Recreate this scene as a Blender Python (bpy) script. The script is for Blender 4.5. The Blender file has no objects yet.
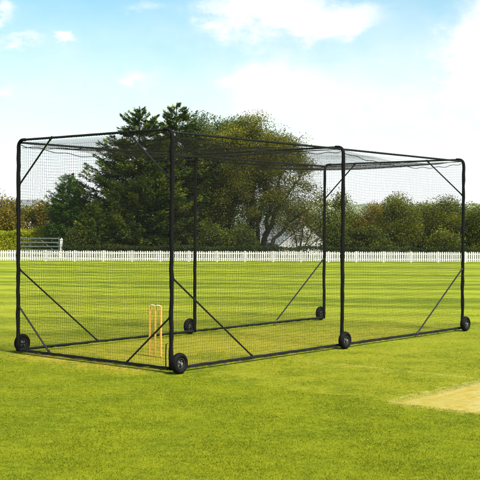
import bpy, math, random
import numpy as np
from mathutils import Vector, Matrix

sc = bpy.context.scene
col = sc.collection
R = math.radians

# ------------------------------------------------------------------ camera
CAM_H = 1.836
F = 1075.25 / 480.0
PITCH, ROLL = 0.01352, 0.0059
cam_d = bpy.data.cameras.new('camera')
cam_d.sensor_width = 36.0
cam_d.lens = 36.0 * F
cam_d.clip_start, cam_d.clip_end = 0.1, 6000
cam = bpy.data.objects.new('camera', cam_d)
col.objects.link(cam)
fwd = Vector((0, math.cos(PITCH), -math.sin(PITCH)))
up0 = Vector((0, math.sin(PITCH), math.cos(PITCH)))
ri0 = Vector((1, 0, 0))
cr, sr = math.cos(ROLL), math.sin(ROLL)
ri = ri0 * cr + up0 * sr
up = up0 * cr - ri0 * sr
cam.matrix_world = Matrix(((ri.x, up.x, -fwd.x, 0), (ri.y, up.y, -fwd.y, 0), (ri.z, up.z, -fwd.z, CAM_H), (0, 0, 0, 1)))
sc.camera = cam

# ------------------------------------------------------------------ node helper
class E:
    """a socket with arithmetic: every operation adds one node"""
    nt = None
    def __init__(s, sock): s.s = sock
    @staticmethod
    def _in(node, i, v):
        if isinstance(v, E): E.nt.links.new(v.s, node.inputs[i])
        elif v is not None: node.inputs[i].default_value = v
    @staticmethod
    def m(op, a, b=None, c=None):
        n = E.nt.nodes.new('ShaderNodeMath'); n.operation = op
        E._in(n, 0, a); E._in(n, 1, b); E._in(n, 2, c)
        return E(n.outputs[0])
    def __add__(s, o): return E.m('ADD', s, o)
    __radd__ = __add__
    def __sub__(s, o): return E.m('SUBTRACT', s, o)
    def __rsub__(s, o): return E.m('SUBTRACT', o, s)
    def __mul__(s, o): return E.m('MULTIPLY', s, o)
    __rmul__ = __mul__
    def __truediv__(s, o): return E.m('DIVIDE', s, o)
    def clamp(s): return E.m('MINIMUM', E.m('MAXIMUM', s, 0.0), 1.0)
    def abs(s): return E.m('ABSOLUTE', s)
def sstep(x, a, b, lo=0.0, hi=1.0):
    n = E.nt.nodes.new('ShaderNodeMapRange'); n.interpolation_type = 'SMOOTHSTEP'
    E._in(n, 0, x); n.inputs[1].default_value = a; n.inputs[2].default_value = b
    n.inputs[3].default_value = lo; n.inputs[4].default_value = hi
    return E(n.outputs[0])
def noise(vec, scale, detail=3.0, rough=0.55, dist=0.0, out=0):
    n = E.nt.nodes.new('ShaderNodeTexNoise')
    if vec is not None: E.nt.links.new(vec.s, n.inputs['Vector'])
    n.inputs['Scale'].default_value = scale; n.inputs['Detail'].default_value = detail
    n.inputs['Roughness'].default_value = rough; n.inputs['Distortion'].default_value = dist
    return E(n.outputs[out])
def xyz(vec):
    n = E.nt.nodes.new('ShaderNodeSeparateXYZ'); E.nt.links.new(vec.s, n.inputs[0])
    return [E(o) for o in n.outputs]
def comb(x, y, z=0.0):
    n = E.nt.nodes.new('ShaderNodeCombineXYZ')
    for i, v in enumerate((x, y, z)): E._in(n, i, v)
    return E(n.outputs[0])
def mix(f, a, b, mode='MIX'):
    n = E.nt.nodes.new('ShaderNodeMix'); n.data_type = 'RGBA'; n.blend_type = mode
    E._in(n, 0, f)
    for i, v in ((6, a), (7, b)):
        if isinstance(v, E): E.nt.links.new(v.s, n.inputs[i])
        else: n.inputs[i].default_value = (*v, 1.0)
    return E(n.outputs[2])

# ------------------------------------------------------------------ world
SUN_DIR = Vector((0.52, -0.58, 0.95)).normalized()
world = bpy.data.worlds.new('World'); sc.world = world
world.use_nodes = True
nt = world.node_tree; E.nt = nt
bg = nt.nodes['Background']
sky = nt.nodes.new('ShaderNodeTexSky'); sky.sky_type = 'NISHITA'; sky.sun_disc = False
sky.sun_elevation = math.asin(SUN_DIR.z); sky.sun_rotation = math.atan2(SUN_DIR.x, SUN_DIR.y)
sky.air_density = 1.0; sky.dust_density = 0.6; sky.ozone_density = 1.6
SKY_STRENGTH = 0.1
bg.inputs['Strength'].default_value = SKY_STRENGTH
tc = nt.nodes.new('ShaderNodeTexCoord')
D = E(tc.outputs['Generated'])
dx, dy, dz = xyz(D)
az = E.m('ARCTAN2', dx, dy); el = E.m('ARCSINE', dz)
n1 = noise(comb(az, el * 1.5), 9.0, 6.0, 0.6)
n2 = noise(comb(az + 7.3, el * 1.5), 34.0, 8.0, 0.66)
n3 = noise(comb(az - 3.1, el * 1.5), 9.0, 5.0, 0.6)
azw = az + (n1 - 0.5) * 0.08 + (n2 - 0.5) * 0.05
elw = el + (n3 - 0.5) * 0.05 + (n2 - 0.5) * 0.035
def blob(px, py, rx, ry, amp=1.0):
    a = (azw - (px - 240) / 1075.0) * (1075.0 / rx)
    b = (elw - (225.5 - py) / 1075.0) * (1075.0 / ry)
    return E.m('POWER', 2.71828, (a * a + b * b) * -1.0) * amp
cl = None
for bl in [(252, 14, 48, 24, 1.7), (305, 28, 46, 18, 1.0), (350, 26, 40, 12, 0.9), (280, 86, 48, 24, 1.3), (330, 105, 70, 22, .7), (262, 72, 22, 12, 0.6),
           (478, 66, 36, 36, 1.8), (500, 30, 40, 32, 1.4), (2, 24, 14, 12, 1.1), (15, 53, 26, 6, 1.0), (68, 48, 10, 7, 1.2),
           (8, 100, 14, 7, 0.8), (135, 78, 20, 7, 0.6), (150, 12, 18, 6, 0.5), (400, 115, 110, 30, 0.6), (110, 92, 90, 24, 0.35),
           (370, 66, 60, 14, 0.35), (180, 40, 60, 14, 0.25), (60, 10, 60, 12, 0.2)]:
    b = blob(*bl); cl = b if cl is None else cl + b
mask_front = sstep(cl * (n1 * 0.75 + n2 * 1.05), 0.05, 1.15)
front = sstep(dy, 0.75, 0.95)
gen = noise(comb(dx / (dz + 0.25), dy / (dz + 0.25)), 1.3, 7.0, 0.6)
mask_gen = sstep(gen, 0.47, 0.62) * (1.0 - front)
veil = sstep(el + (n3 - 0.5) * 0.10 + (n2 - 0.5) * 0.03 + az * -0.04, 0.03, 0.26, 0.94, 0.0)
mask = (1.0 - (1.0 - mask_front * front) * (1.0 - mask_gen * 0.5) * (1.0 - veil)).clamp()
skyc = mix(1.0, E(sky.outputs[0]), (0.43, 0.66, 0.60), 'MULTIPLY')
CLOUD = 4.1
world_col = mix(mask, skyc, mix((veil * (1.0 - mask_front * front)).clamp(), mix(sstep(n2 * .6 + n1 * .4, .3, .7), (CLOUD * .84, CLOUD * .88, CLOUD * .90), (CLOUD * 1.08, CLOUD * 1.08, CLOUD * 1.08)), mix(sstep(el, .0, .12), (CLOUD * 1.0, CLOUD * 1.02, CLOUD * 1.03), (CLOUD * .91, CLOUD * .945, CLOUD * .96))))
nt.links.new(world_col.s, bg.inputs['Color'])

# ------------------------------------------------------------------ sun
sun_d = bpy.data.lights.new('sun', 'SUN'); sun_d.energy = 4.0; sun_d.angle = R(12); sun_d.color = (1.0, 0.95, 0.86)
sun = bpy.data.objects.new('sun', sun_d); col.objects.link(sun)
sun.rotation_euler = SUN_DIR.to_track_quat('Z', 'Y').to_euler()
vs = sc.view_settings
vs.view_transform = 'Standard'; vs.look = 'None'; vs.exposure = 1.5; vs.gamma = 1.0; vs.use_curve_mapping = False

# ------------------------------------------------------------------ mesh helpers
def link(name, verts, faces, m, parent=None, smooth=False, tone=None):
    me = bpy.data.meshes.new(name)
    if isinstance(verts, np.ndarray):
        k = faces.shape[1]
        me.vertices.add(len(verts)); me.vertices.foreach_set('co', verts.astype(np.float32).ravel())
        me.loops.add(faces.size); me.loops.foreach_set('vertex_index', faces.astype(np.int32).ravel())
        me.polygons.add(len(faces)); me.polygons.foreach_set('loop_start', np.arange(0, faces.size, k, dtype=np.int32))
        me.update(calc_edges=True)
    else:
        me.from_pydata([tuple(v) for v in verts], [], [tuple(f) for f in faces])
    if smooth: me.polygons.foreach_set('use_smooth', np.ones(len(me.polygons), dtype=bool))
    if tone is not None:
        a = me.attributes.new('tone', 'FLOAT', 'FACE'); a.data.foreach_set('value', tone.astype(np.float32))
    me.materials.append(m)
    o = bpy.data.objects.new(name, me); col.objects.link(o)
    if parent: o.parent = parent
    return o
def tag(o, label=None, cat=None, group=None, kind=None):
    if label: o['label'] = label
    if cat: o['category'] = cat
    if group: o['group'] = group
    if kind: o['kind'] = kind
    return o
def empty(name, loc, rz=0.0):
    o = bpy.data.objects.new(name, None); col.objects.link(o)
    o.location = loc; o.rotation_euler = (0, 0, rz); o.empty_display_size = 0.2
    return o
class MB:
    def __init__(s): s.v = []; s.f = []
    def add(s, vs_, fs):
        k = len(s.v); s.v += [tuple(v) for v in vs_]; s.f += [tuple(i + k for i in f) for f in fs]
    def box(s, x0, x1, y0, y1, z0, z1):
        s.add([(x, y, z) for z in (z0, z1) for y in (y0, y1) for x in (x0, x1)],
              [(0, 2, 3, 1), (4, 5, 7, 6), (0, 1, 5, 4), (2, 6, 7, 3), (0, 4, 6, 2), (1, 3, 7, 5)])
    def tube(s, pts, rad, n=8, cap=True):
        P = [Vector(p) for p in pts]
        if not hasattr(rad, '__len__'): rad = [rad] * len(P)
        t0 = (P[1] - P[0]).normalized()
        u = t0.orthogonal().normalized()
        vs_, fs = [], []
        for i, p in enumerate(P):
            t = ((P[min(i + 1, len(P) - 1)] - P[max(i - 1, 0)])).normalized()
            u = (u - t * u.dot(t)).normalized(); w = t.cross(u)
            for k in range(n):
                a = 2 * math.pi * k / n
                vs_.append(p + (u * math.cos(a) + w * math.sin(a)) * rad[i])
        for i in range(len(P) - 1):
            for k in range(n):
                a, b = i * n + k, i * n + (k + 1) % n
                fs.append((a, b, b + n, a + n))
        if cap:
            fs.append(tuple(reversed(range(n)))); fs.append(tuple(range((len(P) - 1) * n, len(P) * n)))
        s.add(vs_, fs)
    def lathe(s, prof, n=28, axis='y', c=(0, 0, 0)):
        """prof: closed loop of (radius, offset along the axis)"""
        vs_, fs = [], []; m = len(prof)
        for i in range(n):
            a = 2 * math.pi * i / n
            for r, h in prof:
                vs_.append((c[0] + r * math.cos(a), c[1] + h, c[2] + r * math.sin(a)))
        for i in range(n):
            for k in range(m):
                a, b = i * m + k, i * m + (k + 1) % m
                c2, d = ((i + 1) % n) * m + (k + 1) % m, ((i + 1) % n) * m + k
                fs.append((a, d, c2, b))
        s.add(vs_, fs)
    def build(s, name, m, parent=None, smooth=False): return link(name, s.v, s.f, m, parent, smooth)
def quadcloud(pos, dirv, nrm, length, width, bend=0.0):
    """diamond leaves: pos (N,3) base, dirv along the leaf, nrm its face"""
    d = dirv / np.linalg.norm(dirv, axis=1, keepdims=True)
    s = np.cross(d, nrm); s /= np.linalg.norm(s, axis=1, keepdims=True) + 1e-9
    L = length[:, None]; Wd = width[:, None]
    v = np.stack([pos, pos + d * L * .45 + s * Wd * .5, pos + d * L, pos + d * L * .45 - s * Wd * .5], axis=1).reshape(-1, 3)
    f = np.arange(len(pos) * 4).reshape(-1, 4)
    return v, f
def at(px, d): return (px - 240.0) / 1075.25 * d
def zat(py, d): return CAM_H + (225.7 - py) / 1075.25 * d

# ------------------------------------------------------------------ materials
def mat(name, color, rough=0.7, metal=0.0, vary=0.0, scale=20.0, bump=0.0, spec=0.5):
    m = bpy.data.materials.new(name); m.use_nodes = True; E.nt = m.node_tree
    b = m.node_tree.nodes['Principled BSDF']
    b.inputs['Roughness'].default_value = rough; b.inputs['Metallic'].default_value = metal
    b.inputs['Specular IOR Level'].default_value = spec
    b.inputs['Base Color'].default_value = (*color, 1)
    if vary:
        t = E.nt.nodes.new('ShaderNodeTexCoord'); P = E(t.outputs['Object'])
        n = noise(P, scale, 4.0)
        c = mix(n, tuple(x * (1 - vary) for x in color), tuple(min(1, x * (1 + vary)) for x in color))
        E.nt.links.new(c.s, b.inputs['Base Color'])
        if bump:
            bn = E.nt.nodes.new('ShaderNodeBump'); bn.inputs['Strength'].default_value = bump; bn.inputs['Distance'].default_value = 0.01
            E.nt.links.new(noise(P, scale * 2.5, 4.0).s, bn.inputs['Height']); E.nt.links.new(bn.outputs[0], b.inputs['Normal'])
    return m
def leaf_mat(name, dark, mid, light, trans=0.35):
    m = bpy.data.materials.new(name); m.use_nodes = True; nt_ = m.node_tree; E.nt = nt_
    nt_.nodes.remove(nt_.nodes['Principled BSDF'])
    at_ = nt_.nodes.new('ShaderNodeAttribute'); at_.attribute_name = 'tone'
    t = E(at_.outputs['Fac'])
    c = mix(sstep(t, 0.5, 1.0), mix(sstep(t, 0.0, 0.5), dark, mid), light)
    d = nt_.nodes.new('ShaderNodeBsdfPrincipled'); d.inputs['Roughness'].default_value = 0.6; d.inputs['Specular IOR Level'].default_value = 0.08
    tr = nt_.nodes.new('ShaderNodeBsdfTranslucent'); ms = nt_.nodes.new('ShaderNodeMixShader'); ms.inputs[0].default_value = trans
    nt_.links.new(c.s, d.inputs['Base Color']); nt_.links.new(c.s, tr.inputs['Color'])
    nt_.links.new(d.outputs[0], ms.inputs[1]); nt_.links.new(tr.outputs[0], ms.inputs[2])
    nt_.links.new(ms.outputs[0], nt_.nodes['Material Output'].inputs['Surface'])
    return m

# cage frame in the ground plane: local x runs along the cage, y across it
B0 = np.array([-0.845, 13.307]); YAW = 0.871375
DL = np.array([math.cos(YAW), math.sin(YAW)]); DW = np.array([-math.sin(YAW), math.cos(YAW)])
TIP = np.array([1.62, 11.16])

def grass_mat(name, blades):
    m = bpy.data.materials.new(name); m.use_nodes = True; nt_ = m.node_tree; E.nt = nt_
    b = nt_.nodes['Principled BSDF']
    b.inputs['Roughness'].default_value = 0.75; b.inputs['Specular IOR Level'].default_value = 0.04
    g = nt_.nodes.new('ShaderNodeNewGeometry'); P = E(g.outputs['Position'])
    x, y, z = xyz(P); P2 = comb(x, y, 0.0)
    nA = noise(P2, 0.22, 3.0); nB = noise(P2, 1.3, 4.0, 0.6); nC = noise(P2, 9.0, 4.0, 0.65); nD = noise(P2, 70.0, 3.0, 0.7)
    # coordinates along / across the cricket square
    u = (x - float(TIP[0])) * float(DL[0]) + (y - float(TIP[1])) * float(DL[1])
    v = (x - float(TIP[0])) * float(-DW[0]) + (y - float(TIP[1])) * float(-DW[1])
    green = mix(sstep(nB * 0.45 + nC * 0.55, 0.33, 0.67), GR_DARK, GR_LIGHT)
    c = mix(sstep(nA * .6 + nB * .4, 0.36, 0.66, 0.1, 0.45), green, GR_YEL)
    c = mix(sstep(nC * 0.5 + nD * 0.5, 0.52, 0.72, 0.0, 0.5), c, GR_STRAW)
    c = mix(sstep(nD * 0.7 + nC * 0.3, 0.5, 0.28, 0.0, 0.55), c, GR_DEEP)
    # mowing stripes of the outfield, roughly across the view
    ys = y + x * 0.05 + (nA - 0.5) * 3.0 + (nB - 0.5) * 0.9
    wave = E.m('SINE', ys * (2 * math.pi / 2.3)) * 0.6 + E.m('SINE', ys * (2 * math.pi / 7.1)) * 0.5
    far = sstep(y + (nA - .5) * 4.0, 14.0, 21.0)
    st = sstep(wave + (nB - 0.5) * 1.2, -0.7, 0.7)
    c = mix(far, c, mix(st, GR_SD, GR_SL))
    c = mix(far * sstep(nC * .5 + nB * .5, 0.42, 0.65) * 0.4, c, GR_STRAW)
    c = mix(far * sstep(noise(comb(x * .35, y * 2.2), 1.0, 4.0, .65), 0.45, 0.7) * 0.45, c, GR_DARK)
    # the close-cut square behind the tip line is drier than the outfield in front of it
    sq = sstep(u + (nC - 0.5) * 0.5, -0.1, 0.12) * sstep(u + (nB - .5) * 3.0, 12.0, 8.0)
    c = mix(sq * sstep(nB * 0.6 + nC * 0.4, 0.36, 0.62) * 0.55, c, GR_SQ)
    # worn strip under the cage
    cu = (x - float(B0[0])) * float(DL[0]) + (y - float(B0[1])) * float(DL[1])
    cv = (x - float(B0[0])) * float(DW[0]) + (y - float(B0[1])) * float(DW[1])
    strip = sstep(cv + (nB - .5) * .9, 0.05, 0.6) * sstep(cv + (nB - .5) * .9, 3.2, 2.5) * sstep(cu, -0.9, 0.1) * sstep(cu, 9.0, 4.0)
    c = mix(strip * sstep(nC * 0.6 + nB * 0.4, 0.38, 0.62, 0.15, 0.75), c, GR_TAN2)
    e1 = cu + 0.12 + (nC - .5) * 0.3
    worn = sstep(e1.abs(), 0.22, 0.05) * sstep(cv, -0.3, 0.5) * sstep(cv, 3.4, 2.6)
    c = mix(worn * sstep(nC, 0.40, 0.62) * 0.7, c, GR_TAN)
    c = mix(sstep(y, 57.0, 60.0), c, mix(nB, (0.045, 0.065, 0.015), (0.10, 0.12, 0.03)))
    # bare pitch at the right
    pe = (nC - 0.5) * 0.26 + (nD - 0.5) * 0.16 + (nB - .5) * .12
    pit = sstep(u + pe * 1.5, -0.16, 0.12) * sstep(v + pe * 1.5, -0.20, 0.10) * sstep(v, 3.0, 2.7)
    nS = noise(comb(u * 0.9, v * 9.0), 1.0, 4.0, 0.6)
    pc = mix(sstep(nC * 0.3 + nD * 0.2 + nS * 0.5, 0.40, 0.60), GR_TAN, GR_PALE)
    pc = mix(sstep(nB * 0.5 + nD * 0.5, 0.48, 0.62, 0.0, 0.5), pc, GR_YEL)
    c = mix(pit * sstep(nD * 0.4 + nC * 0.6, 0.3, 0.5, 0.55, 1.0), c, pc)
    # faint old chalk lines
    w1 = sstep((v + 0.14 + (nC - .5) * .04).abs(), 0.05, 0.01) * sstep(u, 0.1, 0.4) * sstep(u, 2.6, 1.8)
    w2 = sstep((v - 0.36).abs(), 0.03, 0.01) * sstep(u, 0.4, 0.7)
    cl_ = (u - 2.215) ; w3 = sstep((cl_ + (nC - .5) * .05).abs(), 0.07, 0.01) * sstep(v, -2.9, -2.5) * sstep(v, 0.0, -0.4)
    w4 = sstep((u - 2.1).abs(), 0.12, 0.03) * sstep(v, -3.4, -2.9) * sstep(v, -1.6, -2.1)
    c = mix((w1 + w2 + w3).clamp() * sstep(nC * 0.6 + nB * 0.4, 0.42, 0.60) * 0.24, c, GR_CHALK)
    c = mix(w4 * sstep(nC, 0.42, 0.6) * 0.6, c, GR_TAN)
    if blades:
        a = nt_.nodes.new('ShaderNodeAttribute'); a.attribute_name = 'tone'; t = E(a.outputs['Fac'])
        c = mix(sstep(t, 0.0, 1.0), mix(1.0, c, (0.76, 0.82, 0.70), 'MULTIPLY'), mix(1.0, c, (1.34, 1.26, 1.3), 'MULTIPLY'))
        tr = nt_.nodes.new('ShaderNodeBsdfTranslucent'); ms = nt_.nodes.new('ShaderNodeMixShader'); ms.inputs[0].default_value = 0.35
        nt_.links.new(c.s, tr.inputs['Color']); nt_.links.new(b.outputs[0], ms.inputs[1]); nt_.links.new(tr.outputs[0], ms.inputs[2])
        nt_.links.new(ms.outputs[0], nt_.nodes['Material Output'].inputs['Surface'])
    else:
        bn = nt_.nodes.new('ShaderNodeBump'); bn.inputs['Strength'].default_value = 0.5; bn.inputs['Distance'].default_value = 0.02
        nt_.links.new((nD + noise(P2, 25.0, 3.0) * 0.7).s, bn.inputs['Height']); nt_.links.new(bn.outputs[0], b.inputs['Normal'])
    nt_.links.new(c.s, b.inputs['Base Color'])
    return m
GR_DARK = (0.0717, 0.0997, 0.0029); GR_LIGHT = (0.1389, 0.1669, 0.0042); GR_YEL = (0.1839, 0.1816, 0.0072)
GR_STRAW = (0.2266, 0.2093, 0.0266); GR_DEEP = (0.0478, 0.0708, 0.0029)
GR_SD = (0.0861, 0.1194, 0.0040); GR_SL = (0.2130, 0.2464, 0.0126); GR_SQ = (0.2027, 0.1965, 0.0144)
GR_TAN = (0.2732, 0.2057, 0.0297); GR_TAN2 = (0.2592, 0.2160, 0.0216); GR_PALE = (0.3117, 0.2590, 0.0921); GR_CHALK = (0.3850, 0.3640, 0.1750)

M = {}
M['black'] = mat('black_padded_tube', (0.0035, 0.0035, 0.0035), 0.85, 0, 0.6, 30, 0.6, 0.12)
M['rail'] = mat('dark_painted_steel', (0.005, 0.0065, 0.006), 0.6, 0, 0.5, 25, 0.2, 0.2)
M['brace'] = mat('grey_black_steel', (0.006, 0.006, 0.0065), 0.42, 0, 0.35, 25, 0.1, 0.3)
M['net'] = mat('black_twine', (0.011, 0.011, 0.007), 0.85, 0, 0, 1, 0, 0.2)
M['rubber'] = mat('black_rubber', (0.003, 0.003, 0.003), 0.75, 0, 0.5, 40, 0.2, 0.12)
M['rim'] = mat('dark_rim', (0.012, 0.012, 0.012), 0.5, 0.2, 0.3, 40)
M['hub'] = mat('galvanised_hub', (0.30, 0.30, 0.30), 0.45, 0.7, 0.3, 60)
M['wood'] = mat('orange_varnished_wood', (0.66, 0.33, 0.05), 0.6, 0, 0.25, 30)
M['bail'] = mat('pale_wood', (0.72, 0.60, 0.38), 0.5, 0, 0.15, 40)
M['white'] = mat('white_painted_wood', (0.54, 0.53, 0.47), 0.6, 0, 0.16, 5)
M['gate'] = mat('weathered_gate', (0.075, 0.09, 0.08), 0.7, 0.0, 0.3, 6)
M['bark'] = mat('bark', (0.024, 0.020, 0.014), 0.9, 0, 0.5, 12, 0.6)
M['render'] = mat('white_rendered_wall', (0.32, 0.32, 0.30), 0.8, 0, 0.12, 2)
M['slate'] = mat('grey_slate', (0.16, 0.17, 0.165), 0.7, 0, 0.3, 3, 0.3)
M['brick'] = mat('terracotta', (0.36, 0.17, 0.11), 0.8, 0, 0.2, 8)
M['tanwall'] = mat('pale_tan_wall', (0.50, 0.40, 0.30), 0.8, 0, 0.1, 2)
M['glass'] = mat('dark_window_glass', (0.03, 0.035, 0.04), 0.1, 0, 0)
M['conifer'] = leaf_mat('conifer_needles', (0.012, 0.030, 0.007), (0.050, 0.085, 0.010), (0.18, 0.205, 0.014), 0.22)
M['darkfir'] = leaf_mat('dark_conifer_needles', (0.014, 0.046, 0.012), (0.055, 0.125, 0.016), (0.12, 0.20, 0.022), 0.25)
M['midfir'] = leaf_mat('mid_conifer_needles', (0.025, 0.055, 0.009), (0.075, 0.120, 0.012), (0.17, 0.21, 0.018), 0.25)
M['olive'] = leaf_mat('olive_brown_leaves', (0.040, 0.046, 0.008), (0.110, 0.112, 0.012), (0.24, 0.220, 0.020), 0.45)
M['greenleaf'] = leaf_mat('green_leaves', (0.025, 0.048, 0.012), (0.070, 0.100, 0.020), (0.16, 0.185, 0.035), 0.42)
M['bush'] = leaf_mat('bush_leaves', (0.034, 0.044, 0.007), (0.095, 0.110, 0.009), (0.22, 0.215, 0.015), 0.4)
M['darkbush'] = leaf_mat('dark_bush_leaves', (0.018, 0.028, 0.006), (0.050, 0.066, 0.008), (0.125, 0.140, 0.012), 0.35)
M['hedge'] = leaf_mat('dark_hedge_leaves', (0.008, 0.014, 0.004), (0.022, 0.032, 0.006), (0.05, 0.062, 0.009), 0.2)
M['rust'] = leaf_mat('rusty_leaves', (0.060, 0.050, 0.007), (0.145, 0.115, 0.011), (0.27, 0.185, 0.016), 0.42)
M['lime'] = leaf_mat('lime_hedge_leaves', (0.12, 0.15, 0.006), (0.26, 0.28, 0.008), (0.42, 0.41, 0.012), 0.4)
M['hill'] = None

# ------------------------------------------------------------------ ground and hills
def ground_z(y):
    t = min(max((y - 67.0) / 10.0, 0), 1); return -2.0 * t * t * (3 - 2 * t)
ys = [-60, -20, 0, 5, 10, 15, 20, 30, 45, 60] + [67 + i for i in range(0, 11)] + [90, 140, 250, 500, 900, 1290]
xs = [-1230, -600, -200, -80, -40, -20, -10, 0, 10, 20, 40, 80, 200, 600, 1230]
gv = [(x, y, ground_z(y)) for y in ys for x in xs]
nx = len(xs)
gf = [(j * nx + i, j * nx + i + 1, (j + 1) * nx + i + 1, (j + 1) * nx + i) for j in range(len(ys) - 1) for i in range(nx - 1)]
tag(link('ground', gv, gf, grass_mat('lawn', False), smooth=True), kind='structure')

rng = np.random.default_rng(3)
def hill_mat():
    m = bpy.data.materials.new('haze_paled_fields'); m.use_nodes = True; E.nt = m.node_tree
    b = m.node_tree.nodes['Principled BSDF']; b.inputs['Roughness'].default_value = 0.9
    g = E.nt.nodes.new('ShaderNodeNewGeometry'); P = E(g.outputs['Position'])
    n = E.nt.nodes.new('ShaderNodeTexVoronoi'); n.inputs['Scale'].default_value = 0.012; E.nt.links.new(P.s, n.inputs['Vector'])
    r = xyz(E(n.outputs['Color']))[0]
    c = mix(r, (0.11, 0.14, 0.07), (0.24, 0.26, 0.14))  # field greens paled so the colour carries part of the distance haze
    c = mix(sstep(noise(P, 0.03, 4.0), 0.5, 0.58), c, (0.075, 0.10, 0.06))
    E.nt.links.new(c.s, b.inputs['Base Color']); return m
hx = np.linspace(-900, 900, 120); hy = np.linspace(650, 1250, 40)
HX, HY = np.meshgrid(hx, hy)
prof = np.clip((HY - 650) / 330, 0, 1); prof = prof * prof * (3 - 2 * prof)
prof *= np.where(HY > 1000, np.clip(1 - (HY - 1000) / 400, 0, 1), 1)
top = 25.5 + 2.2 * np.sin(HX / 95 + 1.0) + 1.6 * np.sin(HX / 41 + 2) + 0.8 * np.sin(HX / 17) - 0.004 * np.abs(HX)
HZ = -3.0 + top * prof + 0.5 * np.sin(HX / 23 + HY / 31)
hv = np.stack([HX.ravel(), HY.ravel(), HZ.ravel()], 1)
ii, jj = np.meshgrid(np.arange(119), np.arange(39)); a0 = (jj * 120 + ii).ravel()
tag(link('hills', hv, np.stack([a0, a0 + 1, a0 + 121, a0 + 120], 1), hill_mat(), smooth=True), kind='structure')

# ------------------------------------------------------------------ grass blades
def grass_blades():
    rg = np.random.default_rng(11)
    n0 = 3200000; y0, y1 = 7.2, 34.0
    # density falls off smoothly with distance so the blades melt into the sheet below them
    y = y0 + (y1 - y0) * rg.random(n0); x = rg.uniform(-1, 1, n0) * (0.2245 * y1 + 0.5)
    k = np.abs(x) < 0.2245 * y + 0.5
    x, y = x[k], y[k]
    k = rg.random(len(x)) < np.minimum(1, (8.2 / y) ** 2.3) * np.clip((y1 - y) / 12, 0, 1)
    x, y = x[k], y[k]
    P = np.stack([x, y, (y / 8.0) ** 0.55], 1)
    rel = P[:, :2] - TIP; u = rel @ DL; v = rel @ -DW
    bare = (u > 0.03) & (v > 0.03) & (v < 2.9)
    keep = ~bare | (rg.random(len(P)) < 0.06)
    P = P[keep]; bare = bare[keep]; u = u[keep]
    n = len(P)
    clump = 0.75 + 0.25 * np.sin(P[:, 0] * 5.1 + np.sin(P[:, 1] * 3.7) * 2) * np.sin(P[:, 1] * 4.3 + 1)
    h = rg.uniform(0.007, 0.019, n) * clump * np.where(bare, 0.5, 1) * np.where((u > 0) & (u < 10), 0.72, 1.0)
    h *= np.where(rg.random(n) < 0.02, 1.7, 1) * np.clip((y1 + 4 - P[:, 1]) / 16, .3, 1)
    w = rg.uniform(0.0015, 0.0030, n) * P[:, 2]
    a = rg.uniform(0, 2 * np.pi, n); la = rg.uniform(0, 2 * np.pi, n); ln = rg.uniform(0.3, 1.5, n) * h
    base = np.stack([P[:, 0], P[:, 1], np.full(n, 0.0)], 1)
    s = np.stack([np.cos(a) * w, np.sin(a) * w, np.zeros(n)], 1)
    tipv = base + np.stack([np.cos(la) * ln, np.sin(la) * ln, h], 1)
    v = np.stack([base - s, base + s, tipv], 1).reshape(-1, 3)
    return v, np.arange(3 * n).reshape(-1, 3), rg.random(n)
gvv, gff, gt = grass_blades()
tag(link('grass', gvv, gff, grass_mat('grass_blade', True), tone=gt), 'short mown grass of the near lawn', 'grass', kind='stuff')

# ------------------------------------------------------------------ practice cage
L1, L2, W, H = 3.707, 3.724, 3.0015, 3.025
XS = [0.0, L1, L1 + L2]
cage = empty('batting_cage', (B0[0], B0[1], 0), YAW)
tag(cage, 'black tubular cricket batting cage with netting on six small wheels, standing on the lawn', 'practice cage')
rp = random.Random(5)
BR = 0.095
def hoop_post(x, side):
    """one post with its bend into the crossbar"""
    y0 = 0.0 if side == 0 else W; s = 1 if side == 0 else -1
    pts, rad = [], []
    z = 0.035
    while z < H - BR - 0.02:
        pts.append((x + rp.uniform(-.004, .004), y0 + rp.uniform(-.004, .004), z)); rad.append((0.0285 if len(rad) % 3 else 0.0260) + rp.uniform(-.002, .003)); z += 0.105
    for k in range(0, 7):
        a = math.pi / 2 * k / 6
        pts.append((x, y0 + s * BR * (1 - math.cos(a)), H - BR + BR * math.sin(a))); rad.append(0.0275 - 0.005 * k / 6)
    pts.append((x, y0 + s * (BR + 0.05), H)); rad.append(0.024)
    mb = MB(); mb.tube(pts, rad, 10); return mb.build('post', M['black'], cage, True)
def straight(p, q, n, wob, rp_, r):
    P = [Vector(p).lerp(Vector(q), i / n) for i in range(n + 1)]
    out = []
    for i, a in enumerate(P):
        out.append(a + Vector((0, rp_.uniform(-wob, wob), rp_.uniform(-wob, wob))) if 0 < i < n else a)
    return out
def helix(p, q, r, pitch, th):
    p, q = Vector(p), Vector(q); d = q - p; L = d.length; t = d.normalized(); u = t.orthogonal().normalized(); w = t.cross(u)
    n = int(L / pitch * 8); mb = MB()
    mb.tube([p + t * (L * i / n) + (u * math.cos(i * math.pi / 4) + w * math.sin(i * math.pi / 4)) * (r + (.003 if i % 8 == 0 else 0)) for i in range(n + 1)], th, 3, False)
    return mb
for x in XS:
    hoop_post(x, 0); hoop_post(x, 1)
    mb = MB(); mb.tube(straight((x, BR + 0.05, H), (x, W - BR - 0.05, H), 14, .002, rp, 0), 0.0155, 8)
    cb = mb.build('crossbar', M['rail'], cage, True)
    helix((x, BR + .06, H), (x, W - BR - .06, H), 0.0165, 0.05, 0.0032).build('lacing_cord', M['net'], cb)
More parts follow.
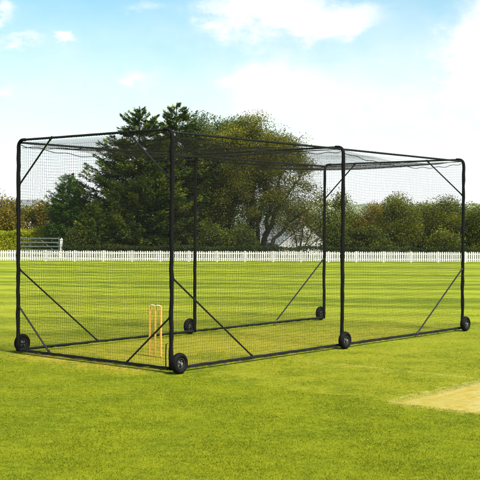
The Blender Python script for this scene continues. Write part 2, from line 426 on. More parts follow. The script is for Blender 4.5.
for yy in (0.0, W):
    for xa, xb in ((XS[0], XS[1]), (XS[1], XS[2])):
        yo = BR * 0.35 if yy == 0 else -BR * 0.35
        zt = H - 0.035
        mb = MB(); mb.tube(straight((xa, yy + yo, zt), (xb, yy + yo, zt), 14, .002, rp, 0), 0.0145, 8)
        rl = mb.build('top_rail', M['rail'], cage, True)
        helix((xa + .03, yy + yo, zt), (xb - .03, yy + yo, zt), 0.0155, 0.05, 0.0032).build('lacing_cord', M['net'], rl)
        mb = MB(); n = 40
        mb.tube(straight((xa + .02, yy, 0.058), (xb - .02, yy, 0.058), n, .003, rp, 0), [0.0165 + rp.uniform(-.001, .0025) for _ in range(n + 1)], 8)
        br = mb.build('bottom_rail', M['rail'], cage, True)
        # the net's foot rope bunched along the rail
        mb = MB(); n = 60
        mb.tube([(xa + .03 + (xb - xa - .06) * i / n, yy + (-0.02 if yy == 0 else .02) + rp.uniform(-.004, .004), 0.040 + rp.uniform(-.005, .005)) for i in range(n + 1)], [rp.uniform(.006, .009) for _ in range(n + 1)], 6)
        mb.build('foot_rope', M['net'], br, True)
        # the slack head rope under the rail
        mb = MB(); n = 36
        dr = 0.11 if xa == 0 else 0.15
        mb.tube([(xa + .02 + (xb - xa - .04) * i / n, yy + (0.03 if yy == 0 else -.03), H - 0.07 - dr * math.sin(math.pi * i / n) ** 0.8 - 0.012 * math.sin(i * 1.3)) for i in range(n + 1)], 0.0055, 5)
        mb.build('head_rope', M['net'], cage, True)
mb = MB(); n = 40
mb.tube(straight((0, .02, 0.058), (0, W - .02, 0.058), n, .003, rp, 0), [0.0165 + rp.uniform(-.001, .0025) for _ in range(n + 1)], 8)
br = mb.build('bottom_rail', M['rail'], cage, True)
mb = MB()
mb.tube([(-0.02 + rp.uniform(-.004, .004), .03 + (W - .06) * i / 50, 0.038 + rp.uniform(-.005, .005)) for i in range(51)], [rp.uniform(.006, .009) for _ in range(51)], 6)
mb.build('foot_rope', M['net'], br, True)
mb = MB(); n = 30
mb.tube([(0.03, .05 + (W - .1) * i / n, H - 0.10 - 0.07 * math.sin(math.pi * i / n) - .010 * math.sin(i * 1.1)) for i in range(n + 1)], 0.005, 5)
mb.build('head_rope', M['net'], cage, True)

def brace(p, q, r=0.0125):
    p, q = Vector(p), Vector(q); d = (q - p).normalized(); mb = MB()
    mb.tube([p, q], r, 8)
    for e, s in ((p, 1), (q, -1)):   # flattened bolted ends
        mb.tube([e - d * 0.02 * s, e + d * 0.05 * s], r * 1.35, 6)
    mb.build('brace', M['brace'], cage, False)
hz = 0.785 * H; ww = 0.237 * W
brace((0, W, hz), (0, W - ww, H)); brace((0, 0, hz), (0, 0.262 * W, H))
brace((2 * L1, W, hz - .03), (XS[2], W - ww, H)); brace((XS[2], 0, hz), (XS[2], 0.246 * W, H))
brace((0, W, 0.228 * H), (0, W * 0.768, 0.06)); brace((0, 0, 0.235 * H), (0, W * 0.267, 0.06))
brace((0, W, 0.401 * H), (L1 * 0.411, W, 0.06)); brace((0, 0, 0.394 * H), (L1 * 0.432, 0, 0.06))
brace((XS[2], W, 0.401 * H), (L1 + L2 * 0.587, W, 0.06)); brace((XS[2], 0, 0.366 * H), (L1 + L2 * 0.585, 0, 0.06))

# jack lever on the near corner post
mb = MB(); mb.tube([(-0.02, 0.03, 0.07), (-0.062, 0.03, 0.085), (-0.066, 0.03, 0.22), (-0.060, 0.03, 0.36), (-0.035, 0.03, 0.37)], 0.008, 6)
mb.build('jack_lever', M['brace'], cage)

# wheels
def wheel(x, y, out):
    wo = MB()
    # dished rim and hub along local y
    wo.lathe([(0.072, -0.030), (0.072, 0.030), (0.060, 0.030), (0.052, 0.010), (0.030, 0.012), (0.030, -0.012), (0.052, -0.010), (0.060, -0.030)], 24)
    w_ = wo.build('wheel', M['rim'], cage, False)
    w_.location = (x, y, 0.132)
    t = MB(); prof = []
    for k in range(28):
        a = 2 * math.pi * k / 28; g = 0.0022 if (math.cos(a) > .55 and k % 2) else 0.0   # ribbed tread
        prof.append((0.099 + (0.033 - g) * math.cos(a), 0.042 * math.sin(a) * (1.06 if abs(math.cos(a)) < .7 else 1)))
    t.lathe(prof, 40)
    t.build('tyre', M['rubber'], w_, True)
    h = MB(); h.lathe([(0.0001, -0.045), (0.016, -0.045), (0.016, 0.045), (0.0001, 0.045)], 14)
    for i in range(4):
        a = math.pi / 4 + i * math.pi / 2; h.lathe([(0.0001, -.016), (0.007, -.016), (0.007, .016), (0.0001, .016)], 6, c=(0.040 * math.cos(a), 0, 0.040 * math.sin(a)))
    h.build('hub', M['hub'], w_)
    b = MB(); ya = 0.0 if out < 0 else W
    b.tube([(x, y, 0.132), (x, y - out * 0.06, 0.132), (XS[min(range(3), key=lambda i: abs(XS[i] - x))], ya, 0.132)], 0.012, 8)
    b.build('axle', M['brace'], cage)
wheel(0.01, -0.13, -1); wheel(L1 - 0.06, -0.095, -1); wheel(XS[2] - 0.065, -0.095, -1)
wheel(0.15, W + 0.095, 1); wheel(L1 - 0.0, W + 0.11, 1); wheel(XS[2] + 0.03, W + 0.10, 1)

# netting: real square-mesh twine
def net_panel(fn, nu, nv, r=0.00118, knot=0.0028):
    """fn(u, v) -> (x, y, z) for u, v arrays in 0..1"""
    rg = np.random.default_rng(nu * 131 + nv)
    U, V = np.meshgrid(np.linspace(0, 1, nu + 1), np.linspace(0, 1, nv + 1))
    lf = np.zeros_like(U)
    ed = np.minimum(1, 8 * np.minimum(np.minimum(U, 1 - U), np.minimum(V, 1 - V)))
    ju = ed * (rg.normal(0, .10, U.shape) + 0.25 * np.sin(V * 9 + U * 4) + 0.18 * np.sin(U * 17 - V * 5)) / nu
    jv = ed * (rg.normal(0, .10, U.shape) + 0.22 * np.sin(U * 11 + V * 3) + 0.15 * np.sin(V * 13 + U * 7)) / nv
    P = np.stack(fn(U + ju, V + jv), -1)
    def prisms(A, Bp):
        d = Bp - A; L = np.linalg.norm(d, axis=1, keepdims=True); d = d / L
        ref = np.where(np.abs(d[:, 2:3]) > .8, np.array([[1., 0, 0]]), np.array([[0., 0, 1.]]))
        a = np.cross(d, ref); a /= np.linalg.norm(a, axis=1, keepdims=True); b = np.cross(d, a)
        rings = []
        for Q in (A, Bp):
            for k in range(3):
                t = 2 * np.pi * k / 3; rings.append(Q + r * (a * np.cos(t) + b * np.sin(t)))
        v = np.stack(rings, 1).reshape(-1, 3); o = np.arange(len(A))[:, None] * 6
        f = np.concatenate([o + np.array([[k, (k + 1) % 3, 3 + (k + 1) % 3, 3 + k]]) for k in range(3)])
        return v, f
    v1, f1 = prisms(P[:, :-1].reshape(-1, 3), P[:, 1:].reshape(-1, 3))
    v2, f2 = prisms(P[:-1].reshape(-1, 3), P[1:].reshape(-1, 3))
    K = P.reshape(-1, 3); o = np.arange(len(K))[:, None] * 6
    oct_ = np.array([(1, 0, 0), (-1, 0, 0), (0, 1, 0), (0, -1, 0), (0, 0, 1), (0, 0, -1)]) * knot
    v3 = (K[:, None] + oct_[None]).reshape(-1, 3)
    # knots as quads (two faces of the octahedron share an edge, so pairs of triangles)
    f3 = np.concatenate([o + np.array([q]) for q in ((4, 0, 5, 2), (4, 2, 5, 1), (4, 1, 5, 3), (4, 3, 5, 0))])
    v = np.concatenate([v1, v2, v3]); f = np.concatenate([f1, f2 + len(v1), f3 + len(v1) + len(v2)])
    return link('net_panel', v, f, M['net'], cage)
CELL = 0.043
S = np.sin; PI = np.pi
def bay(x0, x1, y, sgn, ph):
    def fn(u, v):
        top = H - 0.06 - 0.05 * S(PI * u)
        bow = 0.05 * S(PI * u) * S(PI * v) * (0.6 + 0.4 * S(u * 5 + ph)) + 0.012 * S(u * 21 + ph) * S(PI * v)
        return x0 + (x1 - x0) * u, y + sgn * bow + 0 * u, 0.05 + (top - 0.05) * v
    return fn
nz = int(H / CELL)
for i in range(2):
    x0, x1 = XS[i], XS[i + 1]
    net_panel(bay(x0, x1, 0.0, -1, i), int((x1 - x0) / CELL), nz)
    net_panel(bay(x0, x1, W, 1, i + 2), int((x1 - x0) / CELL) + 1, nz)
    def roof(u, v, x0=x0, x1=x1, i=i):
        sag = (0.11 if i == 0 else 0.15) * S(PI * u) ** 0.8 * (0.75 + 0.35 * S(PI * v)) + 0.018 * S(u * 19 + v * 6) * S(PI * u)
        return x0 + (x1 - x0) * u, 0.02 + (W - 0.04) * v, H - 0.035 - sag
    net_panel(roof, int((x1 - x0) / CELL), int(W / CELL))
def endfn(u, v):
    top = H - 0.05 - 0.05 * S(PI * u)
    return -0.03 * S(PI * u) * S(PI * v) + 0 * v, W * u, 0.05 + (top - 0.05) * v
net_panel(endfn, int(W / CELL), nz)

# ------------------------------------------------------------------ wicket in the cage
wk = empty('wicket', (-1.17, 14.93, 0), YAW + math.pi / 2)
tag(wk, 'orange wooden cricket wicket of three stumps and bails on the grass inside the batting cage', 'wicket')
for k in (-1, 0, 1):
    mb = MB(); mb.tube([(k * 0.107, 0, 0.0), (k * 0.107, 0, 0.02), (k * 0.107, 0, 0.66), (k * 0.107, 0, 0.675), (k * 0.107, 0, 0.70), (k * 0.107, 0, 0.708)],
                       [0.011, 0.0155, 0.0155, 0.014, 0.0155, 0.012], 10)
    mb.build('stump', M['wood'], wk, True)
for k in (-1, 1):
    mb = MB(); mb.tube([(k * 0.107 * 0.5 + s, 0, 0.716) for s in (-.054, -.04, -.03, .0, .03, .04, .054)], [.005, .006, .010, .0125, .010, .006, .005], 8)
    mb.build('bail', M['bail'], wk, True)

# ------------------------------------------------------------------ picket fence
fx0, fy0, fx1, fy1 = -15.3, 52.9, 15.9, 55.6
fence = empty('picket_fence', (fx0, fy0, 0), math.atan2(fy1 - fy0, fx1 - fx0))
tag(fence, 'long low white picket fence along the far edge of the cricket field', 'fence')
FL = math.hypot(fx1 - fx0, fy1 - fy0); PW = 1.42; nP = int(FL / PW)
rf = random.Random(2)
for i in range(nP):
    x0 = i * PW
    mb = MB()
    for zr in (0.13, 0.40): mb.box(x0 + .046, x0 + PW - .046, 0.012, 0.035, zr, zr + 0.05)
    npk = 12
    for k in range(npk):
        xc = x0 + 0.046 + (PW - 0.092) * (k + .5) / npk; w_ = 0.033; h_ = 0.545 + rf.uniform(-.016, .014); t = rf.uniform(-.010, .010)
        v = [(xc - w_, -.01, .04), (xc + w_, -.01, .04), (xc + w_ + t, -.01, h_ - .035), (xc + t, -.01, h_), (xc - w_ + t, -.01, h_ - .035)]
        v += [(a, 0.0105, c) for a, b, c in v]
        mb.add(v, [(0, 1, 2, 3, 4), (9, 8, 7, 6, 5), (0, 5, 6, 1), (1, 6, 7, 2), (2, 7, 8, 3), (3, 8, 9, 4), (4, 9, 5, 0)])
    mb.build('picket_panel', M['white'], fence)
for i in range(nP + 1):
    mb = MB(); x0 = i * PW; mb.box(x0 - .04, x0 + .04, -.02, .06, -.02, 0.55)
    mb.build('post', M['white'], fence)

# ------------------------------------------------------------------ gate
gd = 58.5
gx0, gx1 = at(18, gd), at(59.5, gd)
gate = empty('field_gate', (gx0, gd, 0)); GL = gx1 - gx0
tag(gate, 'weathered grey five bar field gate in front of the clipped yellow green hedge', 'gate')
mb = MB()
for k, z in enumerate((0.20, 0.40, 0.60, 0.82, 1.04)): mb.box(0.051, GL - .051, -.02, .02, z, z + 0.065)
mb.build('bar', M['gate'], gate)
for x in (0.0, GL - 0.05):
    mb = MB(); mb.box(x, x + .05, -.025, .025, .15, 1.14); mb.build('stile', M['gate'], gate)
mb = MB(); mb.tube([(.06, .035, .22), (GL * .5, .035, 1.07)], .02, 6); mb.tube([(GL - .06, .035, .22), (GL * .5, .035, 1.07)], .02, 6); mb.build('diagonal_brace', M['gate'], gate)
gp = empty('gate_post', (at(61.5, gd), gd, 0)); tag(gp, 'short thick white gate post at the right end of the field gate', 'post')
mb = MB(); mb.box(-.07, .07, -.07, .07, -.05, 1.0); mb.build('shaft', M['white'], gp)
mb = MB(); mb.add([(-.09, -.09, 1.002), (.09, -.09, 1.002), (.09, .09, 1.002), (-.09, .09, 1.002), (0, 0, 1.10)], [(0, 1, 4), (1, 2, 4), (2, 3, 4), (3, 0, 4), (3, 2, 1, 0)]); mb.build('cap', M['white'], gp)

# ------------------------------------------------------------------ trees
def conifer(name, label, px, d, top_px, rmax, slope, wmat, seed, dens=1.0, base_z=0.0, leader=0.07, tilt=0.25, round_=1.0, group=None, frond=0.20, lift=0.5, tier=0.0):
    rg = np.random.default_rng(seed)
    X, Hh = at(px, d), zat(top_px, d) - base_z
    root = empty(name, (X, d, base_z)); tag(root, label, 'tree', group)
    mb = MB(); mb.tube([(0, 0, -.1), (0.03, 0, Hh * .3), (-.02, .02, Hh * .7), (0, 0, Hh * .985)], [.024 * Hh, .02 * Hh, .009 * Hh, .006], 8)
    nl = int(330 * dens)
    pos, dr, tn, ln = [], [], [], []
    for i in range(nl):
        f = (i + rg.random()) / nl
        below = Hh * (0.01 + 0.97 * f ** 0.62)
        if tier: below = max(.05, (round(below / tier + rg.normal(0, .10)) + rg.normal(0, .13)) * tier) if below > .8 else below
        z = max(.15, Hh - below)
        Rr = min(slope * below ** round_, max(.8, slope * 1.3) * below if tier else 9, rmax) * (0.62 + 0.52 * rg.random() ** 1.3)
        if rg.random() < .06: Rr *= 1.15
        if z < 0.12 * Hh: Rr *= 0.6 + 0.4 * z / (0.12 * Hh)
        Rr = max(Rr, 0.09)
        az_ = i * 2.39996 + rg.uniform(-.3, .3)
        o = np.array([math.cos(az_), math.sin(az_), 0])
        rise = tilt + lift * max(0, 1 - below / (Hh * .25)) + rg.normal(0, .10)
        K = 8
        tt = np.linspace(0, 1, K)
        curve = np.array([0, 0, z]) + tt[:, None] * o * Rr + np.array([0, 0, 1]) * (Rr * (rise * tt - 0.30 * tt * (1 - tt) * 2))[:, None]
        if i % 2 == 0: mb.tube([tuple(c) for c in curve[:7]], [max(.004, .018 * Rr * (1 - .8 * t)) for t in tt[:7]], 4)
        n = int((40 + 62 * Rr) * dens ** .3)
        t = rg.random(n) ** 0.6 * 0.80 + 0.22
        side = rg.normal(0, .26, n) * (1.08 - t * .92) * max(Rr, .3) * 0.7
        perp = np.array([-o[1], o[0], 0])
        c = np.stack([np.interp(t, tt, curve[:, k]) for k in range(3)], 1)
        p = c + perp * side[:, None] + rg.normal(0, .035, (n, 3)) + np.array([0, 0, -1]) * (np.abs(side) * .25)[:, None]
        dd = o[None] * rg.uniform(.5, 1.2, (n, 1)) + perp[None] * (np.sign(side) * rg.uniform(.1, .9, n))[:, None] + np.array([0, 0, 1]) * (rise * .8 + rg.normal(.05, .3, n))[:, None]
        pos.append(p); dr.append(dd); ln.append(rg.uniform(.7, 1.35, n) * frond * (0.75 + .25 * min(1, Rr)))
        lt = rg.random() ** 1.5 * .5
        tn.append(np.clip(lt + rg.random(n) * .35 + 0.22 * t, 0, 1))
    # leader shoot
    n = 46; z = Hh - rg.random(n) * Hh * leader; a = rg.uniform(0, 6.28, n)
    pos.append(np.stack([0 * z, 0 * z, z - .05], 1)); k = .35
    dr.append(np.stack([np.cos(a) * k, np.sin(a) * k, np.ones(n)], 1)); ln.append(np.full(n, frond * .8) * rg.uniform(.5, 1.1, n)); tn.append(rg.random(n))
    pos, dr, ln, tn = map(np.concatenate, (pos, dr, ln, tn))
    nr = rg.normal(0, .34, pos.shape) + np.array([0, 0, 1.0])
    v, f = quadcloud(pos, dr, nr, ln, ln * rg.uniform(.26, .42, len(ln)))
    mb.build('trunk', M['bark'], root, True)
    link('crown', v, f, wmat, root, tone=tn)
    return root

def leafy(name, label, px, d, top_px, rx, cz, rz, wmat, seed, clumps=150, leaves=120, leaf=0.13, sig=0.36, stems=3, base_z=0.0, ry=None, group=None, cat='tree', shell=2.0, flat=0.7, lean=0.0, spread=0.55, extra=None, tw=0.02, gap=0.0, stem_r=0.02, bases=None, ivy=()):
    rg = np.random.default_rng(seed)
    X, Hh = at(px, d), zat(top_px, d) - base_z
    ry = ry or rx
    root = empty(name, (X, d, base_z)); tag(root, label, cat, group)
    mb = MB(); stem_pts = []; full = []
    for s in range(stems):
        a = 2 * PI * s / stems + rg.uniform(0, 1); k = spread * (rg.uniform(.3, 1) if stems > 1 else .1)
        end = np.array([math.cos(a) * rx * k + lean, math.sin(a) * ry * k * .7, cz + rz * rg.uniform(.3, .75)])
        if extra and s < len(extra): end = np.array(extra[s])
        b0 = np.array([math.cos(a) * .12 * (stems > 1), math.sin(a) * .12 * (stems > 1), -.1])
        if bases and s < len(bases): b0 = np.array(bases[s])
        n = 12; t = np.linspace(0, 1, n)[:, None]
        ctrl = b0 * np.array([.8, .8, .4]) + (end - b0 * .2) * np.array([.18, .18, .5])
        c = (1 - t) ** 2 * b0 + 2 * t * (1 - t) * ctrl + t ** 2 * end
        c[1:-1] += rg.normal(0, .03 * Hh / 5, (n - 2, 3))
        r0 = stem_r * Hh * rg.uniform(.8, 1.15) / (1 if stems < 3 else 1.3)
        mb.tube([tuple(q) for q in c], [r0 * (1 - .85 * float(q)) + .006 for q in t[:, 0]], 7)
        stem_pts.append(c[3:]); full.append(c)
    SP = np.concatenate(stem_pts)
    cen = []
    ph = rg.uniform(0, 6.28, 6)
    while len(cen) < clumps:
        q = rg.normal(0, 1, 3); q /= np.linalg.norm(q)
        rr = rg.random() ** (1 / (3 * shell / 2))
        lump = 1 + .13 * math.sin(3 * math.atan2(q[1], q[0]) + ph[0] + 3 * q[2]) + .10 * math.sin(5 * q[2] + 2 * q[0] + ph[1]) + rg.normal(0, .05)
        p = q * rr * lump * np.array([rx - sig * .8, ry - sig * .8, rz - sig * .6]) + np.array([lean, 0, cz])
        if p[2] < 0.1: continue
        if gap and math.sin(p[0] * 2.1 + ph[2]) * math.sin(p[2] * 1.9 + ph[3]) * math.sin(p[1] * 1.7 + ph[4]) > 0.25 - gap and p[2] < cz + .45 * rz: continue
        cen.append(p)
    cen = np.array(cen)
    cen[:, 2] = np.minimum(cen[:, 2], Hh - sig * .6)
    for c in cen:
        dd = np.linalg.norm((SP - c) * np.array([1, 1, 1.0]) + np.maximum(SP[:, 2:3] - c[2], 0) * .6, axis=1); s = SP[dd.argmin()]
        mid = (s + c) / 2 + rg.normal(0, .08, 3) + np.array([0, 0, .05])
        r0 = tw * (0.5 + rg.random() * .7)
        mb.tube([tuple(s), tuple(mid), tuple(c)], [r0, r0 * .65, r0 * .25], 4)
        for _ in range(2): mb.tube([tuple(mid * .4 + c * .6), tuple(c + rg.normal(0, sig * .8, 3))], [r0 * .4, r0 * .12], 3)
    n = clumps * leaves
    ci = np.repeat(np.arange(clumps), leaves)
    sg = sig * (0.65 + 0.7 * rg.random(clumps))[ci][:, None]
    off = rg.normal(0, 1, (n, 3)); off /= np.maximum(1, np.linalg.norm(off, axis=1, keepdims=True) / 1.9)
    pos = cen[ci] + off * sg * np.array([1, 1, flat])
    pos[:, 2] = np.maximum(pos[:, 2], 0.03)
    dr = rg.normal(0, 1, (n, 3)) + off * .5 + np.array([0, 0, -.15]); nr = rg.normal(0, .6, (n, 3)) + np.array([0, 0, 1.0])
    ln = leaf * rg.uniform(.6, 1.3, n)
    tn = np.clip(rg.random(clumps)[ci] * .6 + rg.random(n) * .22 + .08 + off[:, 2] * .05, 0, 1)
    v, f = quadcloud(pos, dr, nr, ln, ln * rg.uniform(.5, .75, n))
    for k in ivy:
        c = full[k]; n = 5200
        t = rg.random(n) * .74; tt = np.linspace(0, 1, len(c))
        q = np.stack([np.interp(t, tt, c[:, j]) for j in range(3)], 1); a = rg.uniform(0, 2 * PI, n)
        rr = (.17 + .22 * rg.random(n)) * (1 - .45 * t) * (1 + .25 * np.sin(t * 23 + a))
        q += np.stack([np.cos(a) * rr, np.sin(a) * rr, rg.normal(0, .04, n)], 1); q[:, 2] = np.maximum(q[:, 2], .05)
        l_ = .10 * rg.uniform(.6, 1.2, n)
        vv, ff = quadcloud(q, np.stack([np.cos(a) * .5, np.sin(a) * .5, rg.normal(-.6, .4, n)], 1), np.stack([np.cos(a), np.sin(a), rg.normal(.5, .3, n)], 1), l_, l_ * .7)
        link('ivy', vv, ff, M['darkbush'], root, tone=rg.random(n) * .8)
    mb.build('trunk' if cat == 'tree' else 'stem', M['bark'], root, True)
    link('crown' if cat == 'tree' else 'foliage', v, f, wmat, root, tone=tn)
    return root

def hedge(name, label, x0, x1, y, h, dep, wmat, n, leaf, seed, rough=.06):
    rg = np.random.default_rng(seed)
    root = empty(name, ((x0 + x1) / 2, y, 0)); tag(root, label, 'hedge'); L = x1 - x0
    # leaves fill the outer skin of a clipped, lumpy box
    x = rg.uniform(-L / 2, L / 2, n); a = rg.random(n)
    hh = h * (1 + rough * np.sin(x * 1.7 + seed) + rough * .6 * np.sin(x * 4.3))
    face = rg.random(n)
    yy = np.where(face < .45, -dep / 2 + np.abs(rg.normal(0, .10, n)), rg.uniform(-dep / 2, dep / 2, n)) + .05 * np.sin(x * 3.1 + 1)
    z = np.where(face < .45, rg.random(n) * hh, np.where(face < .85, hh - np.abs(rg.normal(0, .07, n)), rg.random(n) * hh))
    rnd = np.clip((z / hh - .75) / .25, 0, 1) * (np.abs(yy) / (dep / 2)); z = z - rnd ** 2 * .12 * hh
    pos = np.stack([x, yy, np.maximum(z, .02)], 1); pos += rg.normal(0, .02, pos.shape); pos[:, 2] = np.maximum(pos[:, 2], .02)
    ln = leaf * rg.uniform(.6, 1.3, n)
    v, f = quadcloud(pos, rg.normal(0, 1, (n, 3)) + np.array([0, -.3, .3]), rg.normal(0, .7, (n, 3)) + np.array([0, -.4, .8]), ln, ln * .6)
    tone = np.clip(.5 + .25 * np.sin(x * 2.3 + 2) * np.sin(z * 3 + x) + rg.normal(0, .2, n), 0, 1)
    for k in range(int(L / .8)):
        xx = -L / 2 + .25 + k * .8 + rg.uniform(-.1, .1); mb = MB(); mb.tube([(xx, 0, -.05), (xx + .05, .03, h * .5), (xx - .04, 0, h * .9)], [.025, .02, .006], 5)
        mb.build('stem', M['bark'], root)
    link('foliage', v, f, wmat, root, tone=tone)
    return root

conifer('conifer_tree', 'broad dark green conifer with layered sprays, left one of the tall pair in the centre', 139, 62.0, 108, 3.5, .98, M['conifer'], 21, 1.7, round_=.8, tilt=.10, lift=.55, tier=.52, group='tall conifers behind the fence')
conifer('conifer_tree', 'broad dark green conifer with the taller pointed tip, right one of the tall pair', 176, 63.5, 104, 3.4, .94, M['conifer'], 22, 1.7, round_=.8, tilt=.10, lift=.55, tier=.52, group='tall conifers behind the fence')
conifer('conifer_tree', 'small dense green conifer with rounded body and knob tip, left of the tall pair', 69, 61.0, 175, 1.2, .88, M['darkfir'], 23, 1.5, tilt=.15, lift=.25, round_=.62, frond=.15)
conifer('conifer_tree', 'low mid green conifer at the left foot of the tall pair', 96, 59.5, 202, 1.1, .8, M['midfir'], 24, .8, tilt=.35, round_=.75, frond=.18)

leafy('broadleaf_tree', 'tall rounded green broadleaf tree just right of the tall conifers', 220, 66.5, 107, 3.0, 5.9, 2.9, M['greenleaf'], 31, clumps=340, leaves=260, leaf=.11, sig=.36, stems=3, spread=.5)
leafy('broadleaf_tree', 'wide olive brown broadleaf tree with several trunks and sky showing through its crown', 258, 63.0, 117, 3.6, 4.75, 3.7, M['olive'], 32, clumps=430, leaves=230, leaf=.09, sig=.33, stems=6, shell=1.7, gap=.17, bases=[(-1.75, -.2, -.1), (-.45, 0, -.1), (-.1, .3, -.1), (.1, -.2, -.1), (.2, .2, -.1), (.35, -.3, -.1)], ivy=(0, 1), stem_r=.028, tw=.022,
      extra=[(-2.0, -.3, 6.9), (-.3, .1, 7.6), (1.0, -.2, 7.0), (2.4, -.4, 4.6), (1.8, .6, 5.8), (3.2, -.2, 3.1)])
leafy('broadleaf_tree', 'loose pale olive tree beside the right of the wide olive brown tree', 329, 66.0, 188, 1.5, 2.4, 1.7, M['bush'], 33, clumps=90, leaves=90, leaf=.11, sig=.28, stems=4, gap=.15)
leafy('broadleaf_tree', 'thin leaning tree with bare dark branches crossing in front of the white cottage', 300, 65.0, 200, 1.5, 1.9, 1.5, M['olive'], 34, clumps=110, leaves=80, leaf=.08, sig=.26, stems=4, gap=.1, tw=.02, stem_r=.022, extra=[(1.3, 0, 2.3), (.5, .2, 2.7), (-.8, 0, 2.6), (1.7, 0, 1.4)])
bl = [
    ('broadleaf_tree', 'low rusty orange tinged tree in the row at the right behind the fence', 376, 66, 204, 1.25, M['rust'], 1.0, 'tree'),
    ('broadleaf_tree', 'low pale green tree with reddish leaves beside the middle cage post', 353, 68, 208, 1.2, M['bush'], 0.8, 'tree'),
    ('broadleaf_tree', 'dark green rounded tree in the row between the rusty tree and the peaked one', 402, 63, 196, 1.35, M['bush'], 1.0, 'tree'),
    ('broadleaf_tree', 'green tree with a peaked top just left of the far right cage post', 441, 63.5, 196, 1.35, M['bush'], 1.0, 'tree'),
    ('broadleaf_tree', 'light olive green tree at the right edge of the photo', 478, 62.5, 200, 1.35, M['bush'], 1.0, 'tree'),
    ('broadleaf_tree', 'low dark green tree filling the dip between the rounded and the peaked tree', 422, 66, 203, 1.2, M['darkbush'], 1.0, 'tree'),
    ('broadleaf_tree', 'dark tree half hidden behind the far right cage post', 461, 66, 203, 1.2, M['darkbush'], 1.0, 'tree'),
]
for i, (nm, lb, px, d, tp, rx, mm, dn, ct) in enumerate(bl):
    h_ = zat(tp, d)
    leafy(nm, lb, px, d, tp, rx, h_ * .52, h_ * .5, mm, 40 + i, clumps=int(66 * dn), leaves=420, leaf=.085, sig=.34, stems=3, shell=1.6, group='row of low trees at the right')
ll = [('brownish olive tree at the left edge of the photo', 3, 72, 196, 1.5, M['rust']),
      ('brown leaved tree directly right of the left cage post', 29, 74, 200, 1.4, M['olive']),
      ('rusty brown tree between the left cage post and the small dense conifer', 51, 73, 204, 1.2, M['rust'])]
for i, (lb, px, d, tp, rx, mm) in enumerate(ll):
    bz = ground_z(d); h_ = zat(tp, d) - bz
    leafy('broadleaf_tree', lb, px, d, tp, rx, h_ * .54, h_ * .48, mm, 60 + i, clumps=130, leaves=130, leaf=.13, sig=.32, stems=3, shell=1.5, gap=.1, base_z=bz, group='brown trees at the left')
# off-frame neighbours that a step to the side would show
leafy('broadleaf_tree', 'olive tree beyond the right edge of the photo', 515, 63, 198, 1.6, 1.8, 1.7, M['bush'], 70, clumps=110, leaves=120, leaf=.12, sig=.3)
leafy('broadleaf_tree', 'brown tree beyond the left edge of the photo', -32, 72, 198, 1.6, 1.4, 2.1, M['olive'], 71, clumps=100, leaves=100, leaf=.13, sig=.32, base_z=-1.0)

hedge('clipped_hedge', 'clipped bright yellow green hedge behind the field gate at the left', at(-40, 62.5), at(63, 62.5), 62.5, zat(231, 62.5), 1.2, M['lime'], 26000, .075, 5)
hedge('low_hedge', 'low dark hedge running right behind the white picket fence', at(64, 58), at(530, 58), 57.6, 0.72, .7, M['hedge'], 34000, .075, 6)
for i, (lb, px, d, tp, rx) in enumerate([('dark green shrub at the foot of the small dense conifer', 80, 58.8, 226, .8), ('dark shrub at the foot of the right tall conifer', 215, 59.6, 222, 1.2),
                        ('dark shrub under the tall rounded broadleaf tree', 243, 60.5, 226, 1.0), ('dark shrub beside the right end of the white cottage', 334, 60.0, 222, .9), ('dark shrub under the row of low trees near the rusty tree', 368, 60.5, 222, 1.3),
                        ('bright green shrub at the foot of the peaked tree', 443, 60.3, 228, 1.0)]):
    h_ = zat(tp, d)
    leafy('shrub', lb, px, d, tp, rx, h_ * .48, h_ * .5, M['bush'] if 'bright' in lb else M['darkbush'], 80 + i, clumps=70, leaves=110, leaf=.10, sig=.22, stems=3, cat='shrub', stem_r=.015, tw=.01)

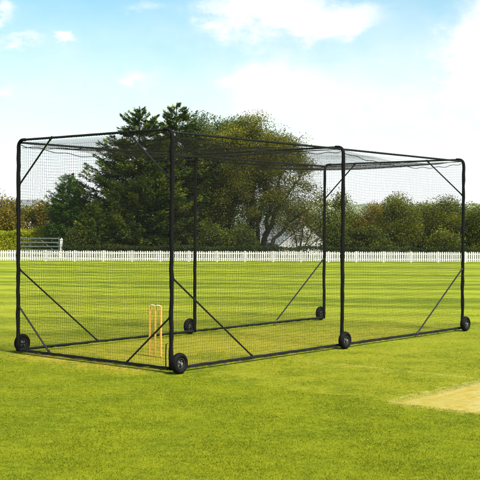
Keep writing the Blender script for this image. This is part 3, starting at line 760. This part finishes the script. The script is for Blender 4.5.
# ------------------------------------------------------------------ cottages
def cottage(name, label, X, Y, z0, ang, wid, length, eave, ridge, wall, roofm, chimney, windows):
    root = empty(name, (X, Y, z0), ang); tag(root, label, 'cottage')
    w2 = wid / 2; mb = MB()
    # gable end faces -y locally
    v = [(-w2, 0, 0), (w2, 0, 0), (w2, 0, eave), (0, 0, ridge), (-w2, 0, eave)]
    v += [(a, length, c) for a, b, c in v]
    mb.add(v, [(0, 1, 2, 3, 4), (9, 8, 7, 6, 5), (0, 5, 6, 1), (1, 6, 7, 2), (4, 9, 5, 0)])
    mb.build('wall', wall, root)
    mb = MB(); k = (ridge - eave) / w2; o = .18
    for s in (-1, 1):
        a = [(0, ridge + .02), (s * (w2 + o), eave - k * o + .02)]
        v = [(a[0][0], -o, a[0][1]), (a[1][0], -o, a[1][1]), (a[1][0], length + o, a[1][1]), (a[0][0], length + o, a[0][1])]
        v += [(p, q, r + .10) for p, q, r in v]
        mb.add(v, [(0, 1, 2, 3), (7, 6, 5, 4), (0, 4, 5, 1), (1, 5, 6, 2), (2, 6, 7, 3), (3, 7, 4, 0)])
    rf_ = mb.build('roof', roofm, root)
    if chimney:
        mb = MB(); mb.box(-.22, .22, .5, .95, ridge - .1, ridge + .42); mb.lathe([(.0001, 0), (.09, 0), (.08, .0), (.0001, .0)], 8)
        mb = MB(); mb.box(-.2, .2, .35, .75, ridge - .05, ridge + .40); mb.tube([(0, .55, ridge + .38), (0, .55, ridge + .60)], .09, 8)
        mb.build('chimney', M['brick'], rf_)
    for (x, z, w_, h_) in windows:
        mb = MB(); mb.box(x - w_ / 2, x + w_ / 2, -.06, -.005, z, z + h_); wn = mb.build('window', M['white'], root)
        mb = MB(); mb.box(x - w_ / 2 + .06, x + w_ / 2 - .06, -.075, -.062, z + .06, z + h_ - .06); mb.build('pane', M['glass'], wn)
cottage('white_cottage', 'white rendered cottage gable with grey roof glimpsed through the trees', at(305, 80), 80, -2.0, R(26), 4.4, 7.0, 2.5, zat(222, 80) + 2.0, M['render'], M['slate'], True, [(0, 1.0, .9, 1.0)])
cottage('pale_cottage', 'pale tan cottage with grey roof half hidden behind the brown trees at the left', at(40, 105), 105, -2.0, R(60), 5.0, 6.5, zat(212, 105) + 2, zat(202, 105) + 2.0, M['tanwall'], M['slate'], False, [(-1.2, 2.6, .8, .9), (1.2, 2.6, .8, .9)])

# ------------------------------------------------------------------ air
mb = MB(); mb.box(-1250, 1250, -65, 1310, -4.5, 60)
hm = bpy.data.materials.new('pale_air'); hm.use_nodes = True; nh = hm.node_tree
nh.nodes.remove(nh.nodes['Principled BSDF'])
pv = nh.nodes.new('ShaderNodeVolumePrincipled'); pv.inputs['Color'].default_value = (0.93, 0.96, 1.0, 1); pv.inputs['Density'].default_value = 0.00012
pv.inputs['Anisotropy'].default_value = 0.2
nh.links.new(pv.outputs[0], nh.nodes['Material Output'].inputs['Volume'])
tag(mb.build('haze', hm), 'thin pale summer haze over the far hills', 'haze', kind='stuff')
